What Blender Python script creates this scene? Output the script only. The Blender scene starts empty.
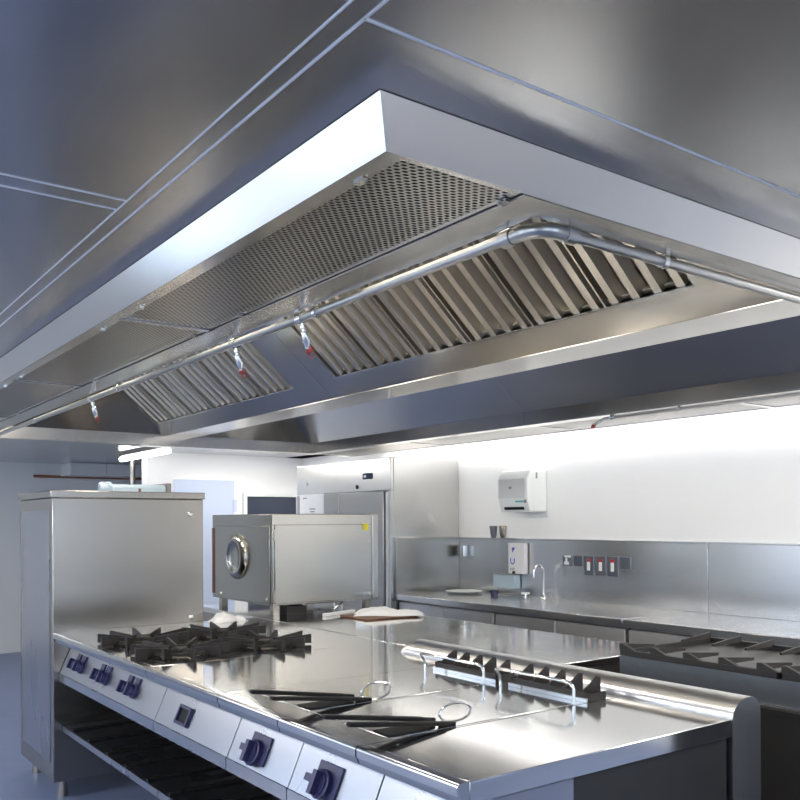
import bpy, bmesh, math, random
from mathutils import Vector, Matrix
random.seed(7)
C = bpy.context.scene.collection
PI = math.pi

# ------------------------------------------------------------------ materials
def new_mat(name):
    m = bpy.data.materials.new(name); m.use_nodes = True
    nt = m.node_tree; b = nt.nodes['Principled BSDF']
    return m, nt, b

def steel(name, col=(.62, .61, .59), rough=.25, brush=(3, 3, 160), var=.10, bump=.02, smear=(1.2, 1.2, .5), aniso=0):
    m, nt, b = new_mat(name)
    b.inputs['Metallic'].default_value = 1
    b.inputs['Base Color'].default_value = (*col, 1)
    tc = nt.nodes.new('ShaderNodeTexCoord')
    mp2 = nt.nodes.new('ShaderNodeMapping'); mp2.inputs['Scale'].default_value = smear
    n2 = nt.nodes.new('ShaderNodeTexNoise'); n2.inputs['Scale'].default_value = 2.2; n2.inputs['Detail'].default_value = 2
    nt.links.new(tc.outputs['Object'], mp2.inputs['Vector']); nt.links.new(mp2.outputs['Vector'], n2.inputs['Vector'])
    mr = nt.nodes.new('ShaderNodeMapRange')
    mr.inputs['From Min'].default_value = .1; mr.inputs['From Max'].default_value = .9
    mr.inputs['To Min'].default_value = max(.02, rough - var); mr.inputs['To Max'].default_value = rough + var
    nt.links.new(n2.outputs['Fac'], mr.inputs['Value']); nt.links.new(mr.outputs['Result'], b.inputs['Roughness'])
    b.inputs['Anisotropic'].default_value = aniso
    if aniso:
        tg = nt.nodes.new('ShaderNodeTangent'); tg.direction_type = 'RADIAL'; tg.axis = 'Z'
        nt.links.new(tg.outputs[0], b.inputs['Tangent'])
    if bump:
        bp = nt.nodes.new('ShaderNodeBump'); bp.inputs['Strength'].default_value = bump; bp.inputs['Distance'].default_value = .01
        nt.links.new(n2.outputs['Fac'], bp.inputs['Height']); nt.links.new(bp.outputs['Normal'], b.inputs['Normal'])
    return m

def plain(name, col, rough=.5, metal=0.0, noise=0.0, nscale=20, spec=.5):
    m, nt, b = new_mat(name)
    b.inputs['Roughness'].default_value = rough; b.inputs['Metallic'].default_value = metal
    b.inputs['Specular IOR Level'].default_value = spec
    b.inputs['Base Color'].default_value = (*col, 1)
    if noise:
        tc = nt.nodes.new('ShaderNodeTexCoord'); nz = nt.nodes.new('ShaderNodeTexNoise')
        nz.inputs['Scale'].default_value = nscale; nz.inputs['Detail'].default_value = 4
        cr = nt.nodes.new('ShaderNodeMapRange'); cr.inputs['To Min'].default_value = 1 - noise; cr.inputs['To Max'].default_value = 1 + noise
        mx = nt.nodes.new('ShaderNodeVectorMath'); mx.operation = 'SCALE'; mx.inputs[0].default_value = col
        nt.links.new(tc.outputs['Object'], nz.inputs['Vector']); nt.links.new(nz.outputs['Fac'], cr.inputs['Value'])
        nt.links.new(cr.outputs['Result'], mx.inputs['Scale']); nt.links.new(mx.outputs['Vector'], b.inputs['Base Color'])
    return m

def emit(name, col, s):
    m, nt, b = new_mat(name)
    b.inputs['Base Color'].default_value = (*col, 1)
    b.inputs['Emission Color'].default_value = (*col, 1); b.inputs['Emission Strength'].default_value = s
    return m

def perforated(name):
    # round-ended slots in staggered rows, cut right through the sheet
    m, nt, b = new_mat(name)
    b.inputs['Metallic'].default_value = 1; b.inputs['Base Color'].default_value = (.60, .58, .55, 1); b.inputs['Roughness'].default_value = .28
    N = nt.nodes.new
    def math_(op, a, c=None):
        n = N('ShaderNodeMath'); n.operation = op
        for i, v in enumerate((a, c)):
            if v is None: continue
            if isinstance(v, (int, float)): n.inputs[i].default_value = v
            else: nt.links.new(v, n.inputs[i])
        return n.outputs[0]
    tc = N('ShaderNodeTexCoord'); sp = N('ShaderNodeSeparateXYZ'); nt.links.new(tc.outputs['Object'], sp.inputs[0])
    px, py = .0184, .0108
    v = math_('DIVIDE', sp.outputs['Y'], py)
    row = math_('FLOOR', v); fv = math_('SUBTRACT', math_('FRACT', v), .5)
    odd = math_('MULTIPLY', math_('MODULO', math_('ABSOLUTE', row), 2), .5)
    u = math_('ADD', math_('DIVIDE', sp.outputs['X'], px), odd)
    fu = math_('SUBTRACT', math_('FRACT', u), .5)
    du = math_('MAXIMUM', math_('SUBTRACT', math_('MULTIPLY', math_('ABSOLUTE', fu), px), .0022), 0)
    dv = math_('MULTIPLY', fv, py)
    d2 = math_('ADD', math_('MULTIPLY', du, du), math_('MULTIPLY', dv, dv))
    hole = math_('LESS_THAN', d2, .0041 ** 2)
    tr = N('ShaderNodeBsdfTransparent'); mix = N('ShaderNodeMixShader')
    nt.links.new(hole, mix.inputs['Fac']); nt.links.new(b.outputs[0], mix.inputs[1]); nt.links.new(tr.outputs[0], mix.inputs[2])
    nt.links.new(mix.outputs[0], nt.nodes['Material Output'].inputs['Surface'])
    return m

def tiles(name, c1, c2, size, rough):
    m, nt, b = new_mat(name); N = nt.nodes.new
    tc = N('ShaderNodeTexCoord'); br = N('ShaderNodeTexBrick'); br.offset = 0
    br.inputs['Color1'].default_value = (*c1, 1); br.inputs['Color2'].default_value = (*[x * .9 for x in c1], 1); br.inputs['Mortar'].default_value = (*c2, 1)
    br.inputs['Scale'].default_value = 1; br.inputs['Mortar Size'].default_value = .006
    br.inputs['Brick Width'].default_value = size; br.inputs['Row Height'].default_value = size
    nt.links.new(tc.outputs['Object'], br.inputs['Vector']); nt.links.new(br.outputs['Color'], b.inputs['Base Color'])
    b.inputs['Roughness'].default_value = rough
    return m

M = {}
M['hood'] = steel('hood_steel', (.62, .60, .57), .20, (2, 200, 200), .025, .03)
M['lip'] = steel('hood_lip_steel', (.66, .65, .64), .20, (200, 2, 200), .02, .01)
M['filter'] = steel('filter_steel', (.56, .535, .485), .30, (200, 200, 2), .02, 0)
M['perf'] = perforated('perforated_steel')
M['ceil'] = steel('ceiling_steel', (.60, .61, .64), .24, (2, 200, 200), .02, .03)
M['seam'] = plain('light_seal', (.75, .78, .82), .4)
M['top'] = steel('polished_worktop_steel', (.70, .695, .68), .10, (60, 2, 60), .02, .008, (2, 2, 2))
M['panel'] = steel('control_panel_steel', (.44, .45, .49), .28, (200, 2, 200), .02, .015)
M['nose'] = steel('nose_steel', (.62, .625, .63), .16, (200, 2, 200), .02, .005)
M['cab'] = steel('brushed_cabinet_steel', (.40, .37, .33), .26, (200, 200, 2), .03, .05, (1.2, 1.2, .5), .5)
M['oven'] = steel('oven_steel', (.44, .425, .39), .26, (200, 200, 2), .03, .03, (1.2, 1.2, .5), .4)
M['fridge'] = steel('fridge_steel', (.66, .655, .64), .26, (200, 200, 2), .03, .03, (1.2, 1.2, .5), .4)
M['fdoor'] = steel('fridge_door_steel', (.42, .415, .40), .32, (200, 200, 2), .03, .03, (1.2, 1.2, .5), .4)
M['splash'] = steel('splashback_steel', (.66, .665, .67), .24, (200, 200, 2), .03, .04, (1.2, 1.2, .5), .4)
M['chrome'] = plain('chrome', (.80, .80, .78), .12, 1)
M['pipe'] = plain('pipe_steel', (.50, .50, .48), .28, 1, .1, 30)
M['iron'] = plain('cast_iron', (.022, .019, .018), .5, 0, .3, 60, .4)
M['black'] = plain('black_rubber', (.010, .010, .011), .55, spec=.25)
M['blackpanel'] = plain('black_enamel_and_shade', (.03, .028, .026), .4, 0, .2, 12)  # black enamel; also the shade colour for plenum casing and rear end panel
M['blackedge'] = plain('dark_gap_and_reflection', (.01, .01, .01), .8)  # gaps, and the dark reflection coloured in under the fryer grip bars
M['knob'] = plain('navy_plastic', (.024, .024, .085), .35, 0, .1, 40)
M['wall'] = plain('white_wall_paint', (.91, .91, .905), .45, 0, .02, 4)
M['wallb'] = plain('pale_grey_cladding', (.72, .73, .72), .4, 0, .03, 3)
M['floor'] = plain('blue_vinyl_floor', (.16, .205, .34), .35, 0, .12, 9)
M['white'] = plain('white_plastic', (.86, .88, .86), .35, 0, .02, 10)
M['cloth'] = plain('white_cotton', (.84, .83, .80), .9, 0, .06, 60)
M['paper'] = plain('white_paper', (.85, .85, .86), .7, 0, .02, 30)
M['ink'] = plain('grey_ink', (.30, .30, .32), .7)
M['blueink'] = plain('blue_ink', (.05, .06, .55), .6)
M['teal'] = plain('teal_print', (.10, .50, .52), .5)
M['red'] = plain('red_plastic', (.30, .02, .015), .35)
M['redlamp'] = plain('red_lens', (.6, .03, .02), .3)
M['yellow'] = plain('yellow_sticker', (.80, .72, .03), .5)
M['paleblue'] = plain('pale_blue_paint', (.60, .68, .84), .4, 0, .03, 3)
M['darkglass'] = plain('dark_glass', (.035, .045, .075), .08)
M['greyplate'] = plain('gunmetal_plate', (.20, .22, .25), .32, .8, .08, 40)
M['roll'] = steel('rolled_steel', (.68, .68, .68), .30, (1, 1, 1), .02, 0)
M['added_dim'] = emit('added_dim_light', (1.0, .97, .93), 8)  # weaker glow for added panels in the wall gap and recess
M['cfront'] = steel('counter_front_steel', (.70, .68, .66), .42, (1, 1, 1), .03, 0)
M['cream'] = plain('cream_burner_enamel', (.66, .60, .45), .4, 0, .06, 40)
M['wood'] = plain('brown_board', (.17, .085, .05), .6, 0, .25, 18)
M['copper'] = plain('copper', (.50, .22, .12), .35, 1)
M['tube'] = emit('tube_light', (1.0, .99, .94), 8)
M['lamp'] = emit('added_light_diffuser', (1.0, .96, .90), 18)  # glow for the added, unseen ceiling panels
M['hood_fill'] = emit('added_hood_glow', (1.0, .93, .83), 22)  # glow for the added panels hidden inside the hood
M['glass'] = None
def glass():
    m, nt, b = new_mat('window_glass')
    b.inputs['Base Color'].default_value = (.95, .97, 1, 1); b.inputs['Roughness'].default_value = 0
    b.inputs['Transmission Weight'].default_value = 1; b.inputs['IOR'].default_value = 1.0
    tr = nt.nodes.new('ShaderNodeBsdfTransparent'); tr.inputs[0].default_value = (.94, .97, 1, 1)
    gl = nt.nodes.new('ShaderNodeBsdfGlossy'); gl.inputs['Roughness'].default_value = .02
    mix = nt.nodes.new('ShaderNodeMixShader'); mix.inputs[0].default_value = .06
    nt.links.new(tr.outputs[0], mix.inputs[1]); nt.links.new(gl.outputs[0], mix.inputs[2])
    nt.links.new(mix.outputs[0], nt.nodes['Material Output'].inputs['Surface'])
    return m
M['glass'] = glass()
M['bluepl'] = plain('pale_blue_plastic', (.50, .62, .70), .3, 0, .04, 8)

# ------------------------------------------------------------------ mesh builder (world coordinates)
class MB:
    def __init__(s): s.v = []; s.f = []
    def quad_mesh(s, vs, fs):
        n = len(s.v); s.v += [tuple(p) for p in vs]; s.f += [tuple(i + n for i in f) for f in fs]; return s
    def box(s, x0, x1, y0, y1, z0, z1):
        vs = [(x, y, z) for z in (z0, z1) for y in (y0, y1) for x in (x0, x1)]
        return s.quad_mesh(vs, [(0, 2, 3, 1), (4, 5, 7, 6), (0, 1, 5, 4), (2, 6, 7, 3), (0, 4, 6, 2), (1, 3, 7, 5)])
    def obox(s, c, ax, ay, az):  # centre and three half-axis vectors
        c = Vector(c); ax, ay, az = Vector(ax), Vector(ay), Vector(az)
        vs = [c + ax * i + ay * j + az * k for k in (-1, 1) for j in (-1, 1) for i in (-1, 1)]
        return s.quad_mesh(vs, [(0, 2, 3, 1), (4, 5, 7, 6), (0, 1, 5, 4), (2, 6, 7, 3), (0, 4, 6, 2), (1, 3, 7, 5)])
    def prism(s, prof, axis, a0, a1):  # profile of 2D points in the other two axes, extruded along axis
        n = len(prof); vs = []
        for a in (a0, a1):
            for p in prof:
                vs.append({'x': (a, p[0], p[1]), 'y': (p[0], a, p[1]), 'z': (p[0], p[1], a)}[axis])
        fs = [(i, (i + 1) % n, n + (i + 1) % n, n + i) for i in range(n)]
        fs += [tuple(range(n - 1, -1, -1)), tuple(range(n, 2 * n))]
        return s.quad_mesh(vs, fs)
    def sheet(s, pts, axis, a0, a1, t):  # open polyline profile given thickness t (offset to its left), extruded
        P = [Vector((p[0], p[1])) for p in pts]; off = []
        for i, p in enumerate(P):
            d1 = (p - P[i - 1]).normalized() if i else None
            d2 = (P[i + 1] - p).normalized() if i < len(P) - 1 else None
            ns = [Vector((-d.y, d.x)) for d in (d1, d2) if d is not None]
            n = sum(ns, Vector((0, 0))).normalized(); k = 1 / max(.35, n.dot(ns[0]))
            off.append(p + n * t * k)
        n = len(P); vs = []
        for a in (a0, a1):
            for p in list(P) + list(off):
                vs.append({'x': (a, p[0], p[1]), 'y': (p[0], a, p[1])}[axis])
        fs = []; N2 = 2 * n
        for i in range(n - 1):
            fs.append((i, i + 1, N2 + i + 1, N2 + i)); fs.append((n + i, N2 + n + i, N2 + n + i + 1, n + i + 1))
            fs.append((i, n + i, n + i + 1, i + 1)); fs.append((N2 + i, N2 + i + 1, N2 + n + i + 1, N2 + n + i))
        fs.append((0, N2, N2 + n, n)); fs.append((n - 1, 2 * n - 1, N2 + 2 * n - 1, N2 + n - 1))
        return s.quad_mesh(vs, fs)
    def tube(s, pts, r, n=10, r1=None):
        P = [Vector(p) for p in pts]; rings = []; up = None
        for i, p in enumerate(P):
            t = ((P[i + 1] if i < len(P) - 1 else p) - (P[i - 1] if i else p)).normalized()
            if up is None:
                up = Vector((0, 0, 1)) if abs(t.z) < .9 else Vector((1, 0, 0))
            a = t.cross(up).normalized(); up = a.cross(t).normalized()
            rr = r if r1 is None else r + (r1 - r) * i / (len(P) - 1)
            rings.append([p + (a * math.cos(2 * PI * k / n) + up * math.sin(2 * PI * k / n)) * rr for k in range(n)])
        vs = [v for rg in rings for v in rg]; fs = []
        for i in range(len(P) - 1):
            for k in range(n):
                fs.append((i * n + k, i * n + (k + 1) % n, (i + 1) * n + (k + 1) % n, (i + 1) * n + k))
        fs.append(tuple(range(n - 1, -1, -1))); fs.append(tuple((len(P) - 1) * n + k for k in range(n)))
        return s.quad_mesh(vs, fs)
    def lathe(s, base, axis, prof, n=20):  # prof: (distance along axis, radius)
        base = Vector(base); t = Vector(axis).normalized()
        u = Vector((0, 0, 1)) if abs(t.z) < .9 else Vector((1, 0, 0))
        a = t.cross(u).normalized(); b = a.cross(t)
        vs = []
        for d, r in prof:
            for k in range(n):
                vs.append(base + t * d + (a * math.cos(2 * PI * k / n) + b * math.sin(2 * PI * k / n)) * max(r, 1e-4))
        fs = []
        for i in range(len(prof) - 1):
            for k in range(n):
                fs.append((i * n + k, i * n + (k + 1) % n, (i + 1) * n + (k + 1) % n, (i + 1) * n + k))
        fs.append(tuple(range(n - 1, -1, -1))); fs.append(tuple((len(prof) - 1) * n + k for k in range(n)))
        return s.quad_mesh(vs, fs)
    def build(s, name, m, parent=None, smooth=False, bevel=0, seg=2):
        origin = Vector((0, 0, 0)); q = parent
        while q is not None: origin += q.location; q = q.parent
        top = parent is None
        if top:
            xs, ys, zs = zip(*s.v); origin = Vector(((min(xs) + max(xs)) / 2, (min(ys) + max(ys)) / 2, min(zs)))
        me = bpy.data.meshes.new(name)
        me.from_pydata([tuple(Vector(p) - origin) for p in s.v], [], s.f)
        bm = bmesh.new(); bm.from_mesh(me); bmesh.ops.recalc_face_normals(bm, faces=bm.faces); bm.to_mesh(me); bm.free()
        me.materials.append(m)
        o = bpy.data.objects.new(name, me); C.objects.link(o)
        if top: o.location = origin
        else: o.parent = parent
        if smooth:
            for p in me.polygons: p.use_smooth = True
            try: me.set_sharp_from_angle(angle=math.radians(40))
            except Exception: pass
        if bevel:
            b = o.modifiers.new('edge', 'BEVEL'); b.width = bevel; b.segments = seg; b.limit_method = 'ANGLE'; b.angle_limit = math.radians(40)
            for p in me.polygons: p.use_smooth = True
            try: me.set_sharp_from_angle(angle=math.radians(40))
            except Exception: pass
        return o

def tag(o, label, cat, group=None):
    o['label'] = label; o['category'] = cat
    if group: o['group'] = group
    return o
def thing(name, loc, label, cat, group=None):
    o = bpy.data.objects.new(name, None); C.objects.link(o); o.location = loc; o.empty_display_size = .1
    return tag(o, label, cat, group)
def structure(o): o['kind'] = 'structure'; return o
def arc(c, r, a0, a1, n, plane='xz'):
    out = []
    for i in range(n + 1):
        a = math.radians(a0 + (a1 - a0) * i / n); p, q = r * math.cos(a), r * math.sin(a)
        out.append({'xz': (c[0] + p, c[1], c[2] + q), 'xy': (c[0] + p, c[1] + q, c[2]), 'yz': (c[0], c[1] + p, c[2] + q)}[plane])
    return out
def copy_tree(o, parent=None):
    c = o.copy(); C.objects.link(c)
    if parent: c.parent = parent
    for ch in [x for x in bpy.data.objects if x.parent == o]: copy_tree(ch, c)
    return c

# ------------------------------------------------------------------ camera
cam_d = bpy.data.cameras.new('camera'); cam = bpy.data.objects.new('camera', cam_d); C.objects.link(cam)
Fv, Rv = Vector((.5917, .8062, 0)).normalized(), None
Rv = Vector((Fv.y, -Fv.x, 0)); Uv = Vector((0, 0, 1))
rl = .00425
R2 = Rv * math.cos(rl) - Uv * math.sin(rl); U2 = Uv * math.cos(rl) + Rv * math.sin(rl)
mat = Matrix((( R2.x, U2.x, -Fv.x), (R2.y, U2.y, -Fv.y), (R2.z, U2.z, -Fv.z))).to_4x4()
cam.matrix_world = Matrix.Translation((0, 0, 1.48)) @ mat
cam_d.sensor_width = 36; cam_d.lens = 865.4 / 800 * 36; cam_d.shift_y = (521.7 - 400) / 800; cam_d.clip_start = .02
bpy.context.scene.camera = cam

# ------------------------------------------------------------------ room
XL, XR, YN, YF, YR, XJ = -2.6, 4.77, -2.8, 8.30, 10.6, 3.02
ZC, ZT = 2.178, 2.95
structure(MB().box(XL - .15, XR + .15, YN - .15, YR + .15, -.12, 0).build('floor', M['floor']))
structure(MB().box(XR, XR + .15, YN - .15, YF + .15, 0, ZT).build('wall_right', M['wall']))
structure(MB().box(XJ, XR, YF, YF + .15, 0, ZT).build('wall_far', M['wall']))
structure(MB().box(XR, XR + .15, YF + .15, YR + .15, 0, ZT).build('wall_recess_side', M['wall']))
structure(MB().box(XL - .15, XR, YR, YR + .15, 0, ZT).build('wall_recess_far', M['wallb']))
def wall_with_openings(name, axis, c0, c1, a0, a1, opens, z0, z1, m):
    mb = MB(); cur = a0
    def bx(p, q, zz0, zz1):
        if q - p < 1e-4 or zz1 - zz0 < 1e-4: return
        if axis == 'x': mb.box(c0, c1, p, q, zz0, zz1)
        else: mb.box(p, q, c0, c1, zz0, zz1)
    for o0, o1, b0, b1 in opens:
        bx(cur, o0, z0, z1); bx(o0, o1, z0, b0); bx(o0, o1, b1, z1); cur = o1
    bx(cur, a1, z0, z1)
    return structure(mb.build(name, m))
left_open = [(-1.6, .6, .95, 2.1), (1.4, 3.6, .95, 2.1), (4.4, 6.6, .95, 2.1), (7.2, 9.4, .95, 2.1)]
near_open = [(-.9, .9, .95, 2.1), (1.5, 3.3, .95, 2.1)]
wall_with_openings('wall_left', 'x', XL - .15, XL, YN - .15, YR, left_open, 0, ZT, M['wall'])
wall_with_openings('wall_near', 'y', YN - .15, YN, XL, XR, near_open, 0, ZT, M['wall'])
def window(idx, axis, c, o):
    f = MB(); a0, a1, z0, z1 = o
    def bx(p, q, r, t, d=.03):
        if axis == 'x': f.box(c - d, c + d, p, q, r, t)
        else: f.box(p, q, c - d, c + d, r, t)
    bx(a0, a1, z0, z0 + .05); bx(a0, a1, z1 - .05, z1); bx(a0, a0 + .05, z0, z1); bx(a1 - .05, a1, z0, z1)
    mid = (a0 + a1) / 2; bx(mid - .025, mid + .025, z0, z1)
    fr = structure(f.build('window_%d' % idx, M['white']))
    g = MB()
    if axis == 'x': g.box(c - .003, c + .003, a0 + .04, a1 - .04, z0 + .04, z1 - .04)
    else: g.box(a0 + .04, a1 - .04, c - .003, c + .003, z0 + .04, z1 - .04)
    po = g.build('pane', M['glass']); loc = po.location.copy() - fr.location; po.parent = fr; po.location = loc
    return fr
for i, o in enumerate(left_open): window(i + 1, 'x', XL - .075, o)
for i, o in enumerate(near_open): window(i + 5, 'y', YN - .075, o)

# steel ceiling around the hood (hood rises through it)
HX0, HX1, HY0, HY1 = .80, 4.56, 1.14, 6.94
ceil = MB()
for b in ((XL, HX0, YN, YR), (HX1, XR, YN, YF), (HX0, HX1, YN, HY0), (HX0, XR, HY1, YF), (HX0, XJ, YF, YF + .15), (HX0, XR, YF + .15, YR)):
    ceil.box(b[0], b[1], b[2], b[3], ZC, ZC + .05)
structure(ceil.build('ceiling', M['ceil']))
roof = MB().box(XL - .15, XR + .15, YN - .15, YR + .15, ZT, ZT + .1); structure(roof.build('ceiling_slab', M['wall']))
# joints of the ceiling panels, proud light seals
def trim(i, *b): return structure(MB().box(*b).build('trim_%d' % i, M['seam']))
trim(1, .671, .6745, -2.8, 8.3, ZC - .002, ZC)
trim(2, .634, .6365, -2.8, 8.3, ZC - .002, ZC)
for k, y in enumerate((1.859, 1.924, 3.36, 3.425, 4.86, 4.925)):
    trim(3 + k, XL, .632, y, y + .003, ZC - .002, ZC)
trim(9, .671, 4.77, .992, .996, ZC - .002, ZC)
# glowing ceiling panels added out of view to brighten walls, aisle and recess
def added_light(x0, x1, y0, y1, i):
    o = structure(MB().box(x0, x1, y0, y1, ZC - .012, ZC - .002).build('added_ceiling_light', M['added_dim' if i in (3, 4, 5, 7) else 'lamp'])); return o
for i, b in enumerate(((-1.3, -.9, .6, 1.9), (-1.3, -.9, 3.4, 4.7), (-1.3, -.9, 6.4, 7.7), (4.62, 4.68, 1.3, 3.08), (4.62, 4.68, 3.1, 4.88), (4.62, 4.68, 4.9, 6.7), (3.3, 4.5, 7.5, 7.62), (.3, 1.2, 9.2, 9.5), (3.3, 4.5, .35, .95))):
    added_light(*b, i)

# ------------------------------------------------------------------ extraction hood
hood = thing('extraction_hood', (2.68, 4.04, 2.10), 'large stainless steel extraction canopy with slatted filters hanging above the cookers', 'extractor hood')
ZB = 2.10
# slanted lip all round: bottom edge at .84 / 1.18, top edge flares out to the ceiling
def ring(mb, x0, x1, y0, y1, prof):
    # prof: list of (offset outward, z); closed profile swept round the rectangle with mitred corners
    n = len(prof); vs = []
    for o, z in prof:
        vs += [(x0 - o, y0 - o, z), (x1 + o, y0 - o, z), (x1 + o, y1 + o, z), (x0 - o, y1 + o, z)]
    fs = []
    for i in range(n):
        j = (i + 1) % n
        for k in range(4):
            l = (k + 1) % 4; fs.append((i * 4 + k, i * 4 + l, j * 4 + l, j * 4 + k))
    mb.quad_mesh(vs, fs)
mb = MB(); ring(mb, .84, 4.52, 1.18, 6.90, [(0, ZB), (.038, ZC - .002), (.038, ZC + .06), (.034, ZC + .06), (.034, ZC), (-.002, ZB + .004)])
mb.build('fascia', M['lip'], hood)
# underside flange just inside the lip
mb = MB(); ring(mb, .866, 4.494, 1.184, 6.896, [(.026, ZB), (.026, ZB + .003), (0, ZB + .003), (0, ZB)])
# (frame strips: near long side, far long side, both ends)
mb = MB()
for x0 in (.842, 4.492): MB().box(x0, x0 + .026, 1.182, 6.898, ZB, ZB + .004).build('flange', M['lip'], hood)
# plain strip that carries the filter opening: inner frame
mb = MB(); ring(mb, 1.262, 3.965, 1.255, 6.75, [(.095, ZB - .001), (.095, ZB + .003), (0, ZB + .003), (0, ZB - .001)])
# keep only within plenum: long strips .095 wide, end strips reach the lip (.07)
mb = MB()
def mitre_frame(mb, xo0, xo1, yo0, yo1, xi0, xi1, yi0, yi1, z0, z1):
    vs = []
    for z in (z0, z1):
        vs += [(xo0, yo0, z), (xo1, yo0, z), (xo1, yo1, z), (xo0, yo1, z), (xi0, yi0, z), (xi1, yi0, z), (xi1, yi1, z), (xi0, yi1, z)]
    fs = []
    for k in range(4):
        l = (k + 1) % 4
        fs += [(k, l, 4 + l, 4 + k), (8 + k, 12 + k, 12 + l, 8 + l), (k, 8 + k, 8 + l, l), (4 + k, 4 + l, 12 + l, 12 + k)]
    mb.quad_mesh(vs, fs)
mitre_frame(mb, 1.166, 4.06, 1.183, 6.897, 1.262, 3.965, 1.253, 6.75, ZB - .002, ZB + .004)
mb.build('inner_frame', M['hood'], hood)
# perforated supply-air panels, near run and far run
ys = [1.186, 2.615, 2.645, 4.03, 4.05, 5.45, 5.47, 6.894]
for x0, x1 in ((.872, 1.162), (4.064, 4.488)):
    for k in range(4):
        y0, y1 = ys[2 * k], ys[2 * k + 1]
        fr = MB(); mitre_frame(fr, x0, x1, y0, y1, x0 + .014, x1 - .014, y0 + .014, y1 - .014, ZB + .0038, ZB + .012)
        po = fr.build('perforated_panel', M['hood'], hood)
        MB().box(x0 + .0145, x1 - .0145, y0 + .0145, y1 - .0145, ZB + .0037, ZB + .0043).build('perforated_sheet', M['perf'], po)
    for k in range(3):
        mbd = MB(); mbd.prism([(ys[2 * k + 1] + .002, ZB), (ys[2 * k + 2] - .002, ZB), (ys[2 * k + 2] - .004, ZB + .012), (ys[2 * k + 1] + .004, ZB + .012)], 'x', x0, x1)
        mbd.build('panel_divider', M['lip'], hood)
for y in (1.31, 2.45, 2.80, 3.9, 4.2, 5.3):
    mbc = MB(); mbc.box(.868, .884, y - .012, y + .012, ZB - .004, ZB + .002)
    mbc.build('panel_catch', M['chrome'], hood)
    MB().box(1.150, 1.168, y - .09, y - .066, ZB - .004, ZB + .002).build('panel_catch', M['chrome'], hood)
# canopy shell: near plenum box, roof, V housing, far roof (cross-section extruded along Y)
ZV = 2.178; k_ = 1.15; zt = 2.67
xg0, xg1 = 2.587, 2.832
near_sec = [(1.264, ZB + .004), (1.264, 2.185), (1.264 + 1.2 * (zt - 2.185), zt), (xg0 - k_ * (zt - ZV), zt)]
far_sec = [(3.963, ZB + .004), (3.963, 2.185), (3.963 - 1.2 * (zt - 2.185), zt), (xg1 + k_ * (zt - ZV), zt)]
mb = MB(); mb.sheet(near_sec, 'y', 1.25, 6.752, .004)
o_near = mb.build('canopy_roof', M['hood'], hood)
# far side split at the module joint
for y0, y1 in ((1.25, 4.035), (4.038, 6.752)):
    MB().sheet(far_sec, 'y', y0, y1, -.004).build('canopy_roof', M['hood'], hood)
# plenum casing, coloured black for the shade seen through the holes
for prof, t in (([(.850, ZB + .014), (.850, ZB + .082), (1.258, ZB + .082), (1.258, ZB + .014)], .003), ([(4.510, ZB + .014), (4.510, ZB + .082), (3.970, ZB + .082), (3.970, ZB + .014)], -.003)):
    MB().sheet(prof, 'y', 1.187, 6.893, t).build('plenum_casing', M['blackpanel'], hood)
# end walls: vertical band then a slope going up and inwards
for ye, sgn in ((1.252, 1), (6.75, -1)):
    prof = [(ye, ZB + .004), (ye, 2.19), (ye + sgn * .22, zt)]
    mb = MB(); mb.sheet(prof, 'x', 1.262, 3.965, .004 * -sgn)
    mb.build('canopy_end', M['hood'], hood)
# filter housing: blank sheets of the near V side with openings for two banks, the gutter and the far side
def vpt(s, dx=0, n=0):   # s = height above gutter; n = offset along outward normal (towards -X, down)
    nx, nz = -1 / math.hypot(1, k_), -k_ / math.hypot(1, k_)
    return (xg0 - k_ * s + nx * n, ZV + s + nz * n)
def vsheet(mb, y0, y1, s0, s1, n0=0, n1=.003):
    a, b, c, d = vpt(s0, n=n0), vpt(s1, n=n0), vpt(s1, n=n1), vpt(s0, n=n1)
    mb.prism([a, b, c, d], 'y', y0, y1)
sb, st_ = .085, .40
YB = [(1.737, 3.971), (4.432, 6.662)]
mb = MB()
vsheet(mb, 1.26, 4.15, 0, sb); vsheet(mb, 1.26, 1.737, sb, .49); vsheet(mb, 3.971, 4.15, sb, .49); vsheet(mb, 1.737, 3.971, st_, .49)
mb.build('filter_housing', M['hood'], hood)
mb = MB()
vsheet(mb, 4.153, 6.745, 0, sb); vsheet(mb, 4.153, 4.432, sb, .49); vsheet(mb, 6.662, 6.745, sb, .49); vsheet(mb, 4.432, 6.662, st_, .49)
mb.build('filter_housing', M['hood'], hood)
mb = MB(); mb.box(xg0, xg1, 1.26, 6.745, ZV - .004, ZV)
mb.prism([(xg1, ZV), (xg1 + k_ * .49, ZV + .49), (xg1 + k_ * .49, ZV + .494), (xg1, ZV + .004)], 'y', 1.26, 6.745)
mb.build('drain_gutter', M['hood'], hood)
mb = MB()
for y0, y1 in YB: vsheet(mb, y0, y1, sb - .004, sb + .002, .003, .009)
mb.build('filter_ledge', M['chrome'], hood)
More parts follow.
